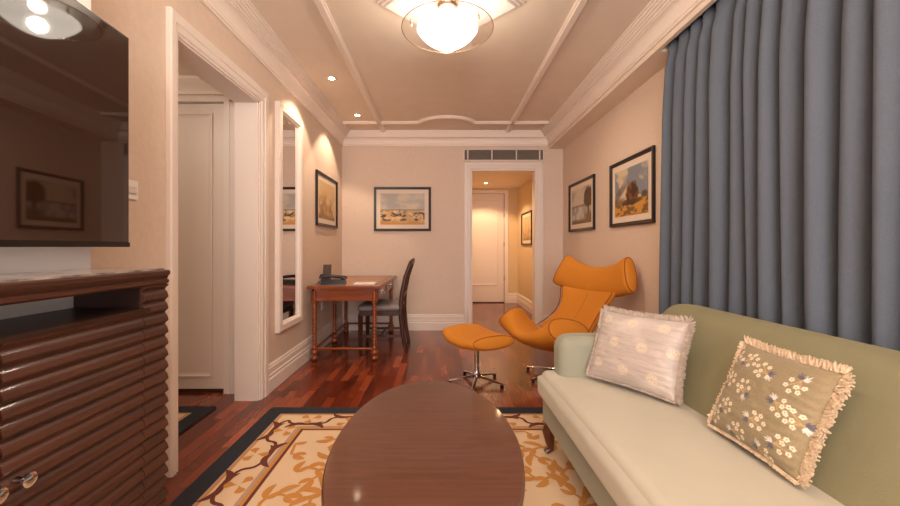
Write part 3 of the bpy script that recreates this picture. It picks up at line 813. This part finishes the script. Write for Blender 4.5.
def lounge_chair():
    # local frame: +x = forward (toward the footstool), +y = to the sitter's left, z up
    rz = math.atan2(FW.y, FW.x)
    t = thing('lounge_chair', 'orange winged lounge chair with curved headrest in the corner', 'armchair', (1.03, 3.33, 0), rz)
    # seat
    def sp(u):
        w_ = .365; return Vector((.175+.06*u*u, w_*u*(1-.03*u*u), .330+.15*abs(u)**2.1))
    secs = wing(sp, lambda u: Vector((1, 0, .28+.3*u*u)), lambda u: .270-.105*abs(u)**2.2, lambda u: .066+.052*abs(u)**2.4, cap=.035)
    bm = B(); loft(bm, secs, 32, .85); st = obj('seat', bm, M['orange'], t, 60)
    for i in (2, -3): obj('seat_piping', pipe_of(secs[i], .85, .0045), M['piping'], st, 180)
    # backrest: leans back, hollow across
    bm = B(); secs = []
    for i in range(15):
        q = i/14; z = .36+.36*q; x = -.10-.31*q-.03*math.sin(PI*q)
        wd = .30-.055*math.sin(PI*min(1, q*1.1))
        secs.append((x, z, wd))
    K = 36; rings = []
    up = Vector((-.42, 0, .9)).normalized(); nrm = Vector((.9, 0, .42)).normalized()
    for (x, z, wd) in secs:
        rg = []
        for k in range(K):
            th = 2*PI*k/K; ca, sa = math.cos(th), math.sin(th)
            yy = wd*math.copysign(abs(ca)**.7, ca); dd = .048*math.copysign(abs(sa)**.8, sa)
            c = Vector((x, 0, z))+Vector((0, yy, 0))+nrm*(dd+.07*(yy/.3)**2); rg.append(bm.verts.new(c))
        rings.append(rg)
    for r0, r1 in zip(rings, rings[1:]):
        for k in range(K): bm.faces.new((r0[k], r0[(k+1) % K], r1[(k+1) % K], r1[k]))
    bm.faces.new(rings[0]); bm.faces.new(rings[-1])
    bk = obj('backrest', bm, M['orange'], t, 60)
    for s in (0, K//2):
        bm = B(); tube(bm, [rings[i][s].co.copy() if False else Vector((secs[i][0], 0, secs[i][1]))+Vector((0, (secs[i][2]-.004)*(1 if s == 0 else -1), 0))+nrm*(.045+.07*(secs[i][2]/.3)**2-.012) for i in range(15)], .0045, 6)
        obj('backrest_piping', bm, M['piping'], bk, 180)
    bm = B(); tube(bm, [Vector((x, 0, z))+nrm*.0475 for (x, z, wd) in secs[1:-1]], .0018, 6); obj('centre_seam', bm, M['piping'], bk)
    # headrest
    def hp(u): return Vector((-.46+.05*abs(u)**1.9, .38*u, .815+.09*abs(u)**2))
    secs = wing(hp, lambda u: Vector((-.18, 0, 1)), lambda u: .138+.025*abs(u)**2.2, lambda u: .062, cap=.035)
    bm = B(); loft(bm, secs, 32, .85); hd = obj('headrest', bm, M['orange'], t, 60)
    for i in (2, -3): obj('headrest_piping', pipe_of(secs[i], .85, .0045), M['piping'], hd, 180)
    bm = B(); box(bm, -.12, .10, -.14, .14, .272, .292, bev=.006); obj('seat_plate', bm, M['steel'], t)
    star(t, 5, .31, .06, .275, math.radians(292))
lounge_chair()
def footstool():
    rz = math.atan2(FW.y, FW.x)
    t = thing('footstool', 'orange saddle shaped footstool on a chrome star base', 'footstool', (.30, 3.19, 0), rz)
    def sp(u): return Vector((0, .245*u, .365+.028*abs(u)**2))
    secs = wing(sp, lambda u: Vector((1, 0, .0)), lambda u: .235-.035*abs(u)**2.4, lambda u: .062-.004*abs(u)**3, cap=.025)
    bm = B(); loft(bm, secs, 36, .9); st = obj('seat', bm, M['orange'], t, 60)
    for i in (2, -3): obj('seat_piping', pipe_of(secs[i], .9, .004), M['piping'], st, 180)
    star(t, 5, .235, .06, .31, math.radians(339))
footstool()

# ------------------------------------------------------------ sofa
def sofa():
    t = thing('sofa', 'long sage green velvet sofa in front of the blue grey curtain', 'sofa', (0, 0, 0))
    y0, y1 = .12, 2.14
    def wseat(c):
        x, y, z = c
        q = (y-y0)/(y1-y0); crownz = .012*math.sin(PI*max(0, min(1, q)))*(1 if z > .4 else 0)
        if x < .62: x += .022*(1 if z > .42 else 0) - .0
        return (x+.012*math.sin(PI*q), y, z+crownz)
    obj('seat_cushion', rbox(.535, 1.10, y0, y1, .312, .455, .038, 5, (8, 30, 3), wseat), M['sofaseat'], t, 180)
    obj('seat_base', rbox(.565, 1.28, y0+.005, y1-.005, .168, .325, .03, 4, (4, 10, 3), lambda c: (c.x+.012*math.sin(PI*(c.y-y0)/(y1-y0)), c.y, c.z)), M['sofaarm'], t, 180)
    def wback(c):
        x, y, z = c; k = (z-.40)
        x += .46*k + .12*k*k
        e = min(abs(y-y0), abs(y1-y)); 
        if z > .6 and e < .12: z -= .030*(1-e/.12)**2*(z-.6)/.2
        return (x, y, z)
    obj('backrest', rbox(1.02, 1.17, y0, y1-.02, .30, .835, .055, 5, (4, 30, 12), wback), M['sofa'], t, 180)
    for s in (0, 1):
        ya, yb = ((y0-.0, y0+.15), (1.985, y1))[s]
        def warm(c):
            x, y, z = c
            if x < .72 and z > .5: z -= .022*max(0, (.72-x)/.09)**2
            if x > .95: z += .0
            return (x, y+(.012 if s else -.012)*max(0, (z-.45))/.2, z)
        obj('arm', rbox(.625, 1.27, ya, yb, .30, .665, .055, 5, (10, 3, 6), warm), M['sofaarm'], t, 180)
    for (x, y) in ((.595, y1-.06), (.595, y0+.08), (1.2, y1-.06), (1.2, y0+.08)):
        bm = B(); tube(bm, [(x+.035, y, .19), (x+.012, y+.0, .165), (x-.008, y, .13), (x+.0, y, .08), (x+.008, y, .035), (x-.012, y, .026), (x-.02, y, .0176)], [.036, .036, .034, .026, .018, .018, .019], 10); clampz(bm, .0176)
        obj('leg', bm, M['legwood'], t, 60)
sofa()

# ------------------------------------------------------------ cushions
def cushion(name, label, BL, BR, TL_, w_, h_, thick, colfn, m, fr_m, fr_len, seed, bow=.05, puff=2.):
    """local: u across, v up, n out of the front"""
    BL, BR, TL_ = Vector(BL), Vector(BR), Vector(TL_)
    U = (BR-BL).normalized(); Vv = (TL_-BL); Vv = (Vv-U*Vv.dot(U)).normalized(); Nn = U.cross(Vv)
    t = thing(name, label, 'cushion', BL+(BR-BL)*.5)
    t.matrix_world = Matrix.Translation((BL+BR)/2) @ Matrix((( U.x, Vv.x, Nn.x, 0), (U.y, Vv.y, Nn.y, 0), (U.z, Vv.z, Nn.z, 0), (0, 0, 0, 1)))
    gx, gy = 170, 160
    us, vs = np.meshgrid(np.linspace(-1, 1, gx), np.linspace(-1, 1, gy))
    def shape(us, vs, s):
        X = us*w_/2*(1-bow*(1-vs**2)*np.abs(us)**2*1.0); Y = vs*h_/2*(1-bow*(1-us**2)*np.abs(vs)**2)
        edge = np.clip((1-np.abs(us)**2.6)*(1-np.abs(vs)**2.6), 0, 1)
        n_ = fbm(us*3+seed, vs*5+seed, 3)-.5
        # gathers running in from the side seams
        ga = (np.sin(vs*38+6*fbm(us*2, vs*3+seed))*np.exp(-(1-np.abs(us))*4))*.0042
        Z = s*(thick*edge**.55 + (.010*n_+ga)*np.sqrt(edge))
        return X, Y+h_/2, Z
    me = bpy.data.meshes.new('cushion_cover'); V_ = []; F_ = []; cols = []
    for s, off in ((1, 0), (-1, gx*gy)):
        X, Y, Z = shape(us, vs, s); V_.append(np.stack([X, Y, Z], -1).reshape(-1, 3)); cols.append(colfn(us, vs, s).reshape(-1, 3))
        for j in range(gy-1):
            for i in range(gx-1):
                q = (off+j*gx+i, off+j*gx+i+1, off+(j+1)*gx+i+1, off+(j+1)*gx+i); F_.append(q if s > 0 else q[::-1])
    me.from_pydata(np.concatenate(V_).tolist(), [], F_)
    c = np.concatenate(cols); a = me.color_attributes.new('Col', 'FLOAT_COLOR', 'POINT')
    a.data.foreach_set('color', np.concatenate([c, np.ones((len(c), 1))], 1).astype(np.float32).ravel())
    me.materials.append(m)
    for p in me.polygons: p.use_smooth = True
    o = bpy.data.objects.new('cover', me); C.objects.link(o); o.parent = t
    # fringe: hundreds of looped threads round the seam
    rs = random.Random(seed); bm = B()
    peri = []
    for side in range(4):
        k = 110
        for i in range(k):
            q = -1+2*i/k
            u, v, d = ((q, -1, (0, -1)), (1, q, (1, 0)), (-q, 1, (0, 1)), (-1, -q, (-1, 0)))[side]
            peri.append((u, v, d))
    for (u, v, d) in peri:
        x = u*w_/2*(1-bow*(1-v*v)*u*u); y = v*h_/2*(1-bow*(1-u*u)*v*v)+h_/2
        for lay in range(3):
            l = fr_len*rs.uniform(.75, 1.1)*(.4 if v == -1 else .55 if u == -1 else 1); a = rs.uniform(-.6, .6); z = rs.uniform(-.006, .006)
            dx = d[0]*math.cos(a)-d[1]*math.sin(a); dy = d[0]*math.sin(a)+d[1]*math.cos(a)
            wv = .0022; px, py = -dy*wv, dx*wv; zz = rs.uniform(-.35, .45)*l
            mx_, my_, mz_ = x+dx*l*.5, y+dy*l*.5, z+zz*.6
            A = [bm.verts.new((x-px, y-py, z)), bm.verts.new((x+px, y+py, z)), bm.verts.new((mx_+px*1.3, my_+py*1.3, mz_+.001)), bm.verts.new((mx_-px*1.3, my_-py*1.3, mz_-.001)), bm.verts.new((x+dx*l+px, y+dy*l+py, z+zz)), bm.verts.new((x+dx*l-px, y+dy*l-py, z+zz+.001))]
            bm.faces.new((A[0], A[1], A[2], A[3])); bm.faces.new((A[3], A[2], A[4], A[5]))
    fo = obj('fringe', bm, fr_m, t)
    sd = fo.modifiers.new('s', 'SOLIDIFY'); sd.thickness = .0012
    return t
def col_silver(us, vs, s):
    c = np.array(lin((186, 172, 162)))*np.ones(us.shape+(3,))
    st = vn(us*3, vs*90+us*2)
    c = mixc(c, (160, 146, 140), st*.6)
    c = mixc(c, (204, 192, 182), sm(.5, .8, fbm(us*2+4, vs*2))*.6)
    if s > 0:
        for (x, y) in ((-.72, .72), (-.05, .70), (.62, .70), (-.38, .08), (.28, .06), (-.72, -.58), (-.05, -.62), (.58, -.66), (.9, .1), (-.98, .08)):
            for k in range(7):
                a = 2*PI*k/7; r = .075; q = np.hypot(us-x-math.cos(a)*r, (vs-y-math.sin(a)*r*1.1)*.95)
                c = mixc(c, (216, 198, 172), (sm(.07, .035, q)-.8*sm(.035, .012, q))*(vn(us*70, vs*70)*.9+.15))
    return c
def col_olive(us, vs, s):
    c = np.array(lin((150, 134, 102)))*np.ones(us.shape+(3,)); c = mixc(c, (128, 112, 84), vn(us*50, vs*50)*.5)
    if s > 0:
        ar = 1.0
        rs = random.Random(2)
        cl = [(-.55, .62, .6), (.05, .52, 2.9), (.62, .62, 4.5), (-.80, .05, .9), (-.20, -.02, 2.3), (.42, .08, 5.9), (-.62, -.50, .7), (.10, -.42, .2), (.62, -.62, .4), (-.25, -.85, .5), (.35, -.88, 5.6), (-.9, -.85, 1.), (-.95, .8, 5.2), (.9, -.1, 3.)]
        for (x, y, a0) in cl:
            # stems
            for q in range(3):
                aa = a0+(q-1)*.5; d = (us-x)*math.cos(aa)+(vs-y)*math.sin(aa); e = np.abs(-(us-x)*math.sin(aa)+(vs-y)*math.cos(aa))
                c = mixc(c, (196, 160, 106), ((d > -.02) & (d < .2))*sm(.014, .006, e)*.8)
            for q, (r, da) in enumerate(((.24, -.62), (.27, -.12), (.23, .42), (.15, .95), (.14, -1.15), (.14, .15))):
                fx, fy = x+r*math.cos(a0+da), y+r*math.sin(a0+da); dd = np.hypot(us-fx, vs-fy); th = np.arctan2(vs-fy, us-fx)
                c = mixc(c, (236, 222, 196), sm(.047, .036, dd/(1+.14*np.cos(5*th)))); c = mixc(c, (150, 120, 84), sm(.017, .009, dd))
            for dirn, colr in ((a0+PI-.5, (222, 214, 202)), (a0+PI+.55, (88, 84, 96))):
                for k in range(-2, 3):
                    aa = dirn+k*.42; lx_, ly_ = x+math.cos(dirn)*.03, y+math.sin(dirn)*.03
                    d = (us-lx_)*math.cos(aa)+(vs-ly_)*math.sin(aa); e = np.abs(-(us-lx_)*math.sin(aa)+(vs-ly_)*math.cos(aa))
                    L_ = .16-.03*abs(k); wd = .013*np.sin(PI*np.clip(d/L_, 0, 1))
                    c = mixc(c, colr, ((d > 0) & (d < L_))*sm(0.004, -.002, e-wd)*.95)
    return c
SILK = vmat('silver_silk', .38, bump=.5, bscale=26, sheen=.3, stretch=(1, 6, 1), dist=.003)
LINEN = vmat('olive_linen', .8, bump=.5, bscale=300, sheen=.2)
FR1 = mat('silver_fringe', (190, 174, 160), .7, noise=.15, nscale=60); FR2 = mat('cream_fringe', (232, 208, 178), .8, noise=.1, nscale=60)
cushion('silver_cushion', 'silvery pink embroidered silk cushion with a fringe, by the far arm of the sofa', (.757, 1.945, .487), (.985, 1.605, .487), (.875, 2.0, .80), .415, .345, .062, col_silver, SILK, FR1, .027, 4)
cushion('floral_cushion', 'olive cushion with white embroidered flowers and cream fringe on the sofa', (.988, 1.40, .490), (.988, 1.05, .490), (1.118, 1.41, .784), .345, .325, .054, col_olive, LINEN, FR2, .027, 9)

# ------------------------------------------------------------ coffee table
t = thing('coffee_table', 'oval polished dark wooden coffee table standing on the floral rug', 'coffee table', (-.052, 1.37, 0))
def oval(bm, a, b, prof, K=96):
    rings = [[bm.verts.new(((a+d)*math.cos(2*PI*k/K), (b+d)*math.sin(2*PI*k/K), z)) for k in range(K)] for d, z in prof]
    for r0, r1 in zip(rings, rings[1:]):
        for k in range(K): bm.faces.new((r0[k], r0[(k+1) % K], r1[(k+1) % K], r1[k]))
    bm.faces.new(rings[0]); bm.faces.new(rings[-1]); return bm
obj('table_top', oval(B(), .330, .60, [(-.02, .415), (-.004, .42), (0, .43), (-.001, .443), (-.006, .45)]), M['table'], t, 30)
obj('apron', oval(B(), .25, .50, [(0, .35), (0, .416)]), M['table'], t, 30)
for sx in (-1, 1):
    for sy in (-1, 1):
        bm = B(); tube(bm, [(sx*.18, sy*.36, .40), (sx*.19, sy*.38, .2), (sx*.20, sy*.40, .0176)], [.03, .024, .018], 4); clampz(bm, .0176); obj('leg', bm, M['table'], t)

# ------------------------------------------------------------ cabinet
def cabinet():
    t = thing('media_cabinet', 'dark brown cabinet with rippled doors and open shelf below the television', 'cabinet', (0, 0, 0))
    xb, xf, ya, yb = -1.165, -.93, .33, 1.290
    P, A = .0395, .0085
    def ripple(y0_, y1_, z0, z1, ph=0):
        poly = [(xf-.012, z0), ]; n_ = int((z1-z0)/P*10); pts = []
        for i in range(n_+1):
            z = z0+(z1-z0)*i/n_; pts.append((xf+.0055*math.sin(2*PI*(z-.02)/P)+.0018*math.sin(4*PI*(z-.02)/P+.8), z))
        return prism(B(), [(xf-.014, z0)]+pts+[(xf-.014, z1)], 'y', y0_, y1_)
    bm = B()
    box(bm, xb, xf-.012, ya, yb, .0176, .94); obj('body', bm, M['cabdark'], t)
    # niche
    obj('shelf_side', box(B(), xb, xf-.012, yb-.085, yb, .94, 1.022), M['cabdark'], t); obj('shelf_side', box(B(), xb, xf-.012, ya, ya+.085, .94, 1.022), M['cabdark'], t)
    obj('shelf', box(B(), xb, xf+.006, ya+.02, yb-.08, .934, .948, bev=.002), M['cabdark'], t)
    pr = [(xb, 1.016), (xf+.004, 1.016), (xf+.014, 1.022), (xf+.014, 1.030), (xf+.008, 1.034), (xf+.012, 1.044), (xf+.018, 1.05), (xf+.018, 1.060), (xf+.012, 1.064), (xb, 1.064)]
    obj('top', prism(B(), pr, 'y', ya-.01, yb-.010), M['cab'], t)
    obj('stone_inset', box(B(), xb+.01, xf+.0, ya+.01, yb-.012, 1.0635, 1.069), M['stone'], t)
    obj('side_stile', ripple(1.190, yb, .02, 1.016), M['cab'], t, 30); obj('side_stile', ripple(ya, .416, .02, 1.016), M['cab'], t, 30)
    for (a, b, ky) in ((.803, 1.187, .828), (.419, .797, .772)):
        d = obj('door', ripple(a, b, .06, .935), M['cab'], t, 30)
        bm = B(); R = Matrix.Rotation(PI/2, 4, 'Y')
        lathe(bm, [(0, 0), (.007, 0), (.006, .016), (.010, .022), (.0155, .026), (.0155, .032), (.011, .035), (0, .036)], seg=20)
        bmesh.ops.transform(bm, matrix=Matrix.Translation((xf+.004, ky, .633)) @ R, verts=bm.verts)
        obj('knob', bm, M['chrome'], d, 40)
cabinet()

# ------------------------------------------------------------ television
al = math.radians(3.5)
t = thing('television', 'large flat black television above the rippled cabinet on the left wall', 'television', (-1.108, 1.35, 1.14), al)
# local: y=0 right edge, screen extends -y ; +x is front
obj('casing', box(B(), -.028, 0, -1.32, 0, 0, .742, bev=.002), M['black'], t)
obj('screen', box(B(), -.002, .0015, -1.314, -.006, .018, .736), M['screen'], t)
obj('lower_bezel', box(B(), -.002, .003, -1.32, 0, 0, .016), M['black'], t)
obj('wall_bracket', box(B(), -.06, -.026, -.9, -.4, .2, .55), M['steel'], t)
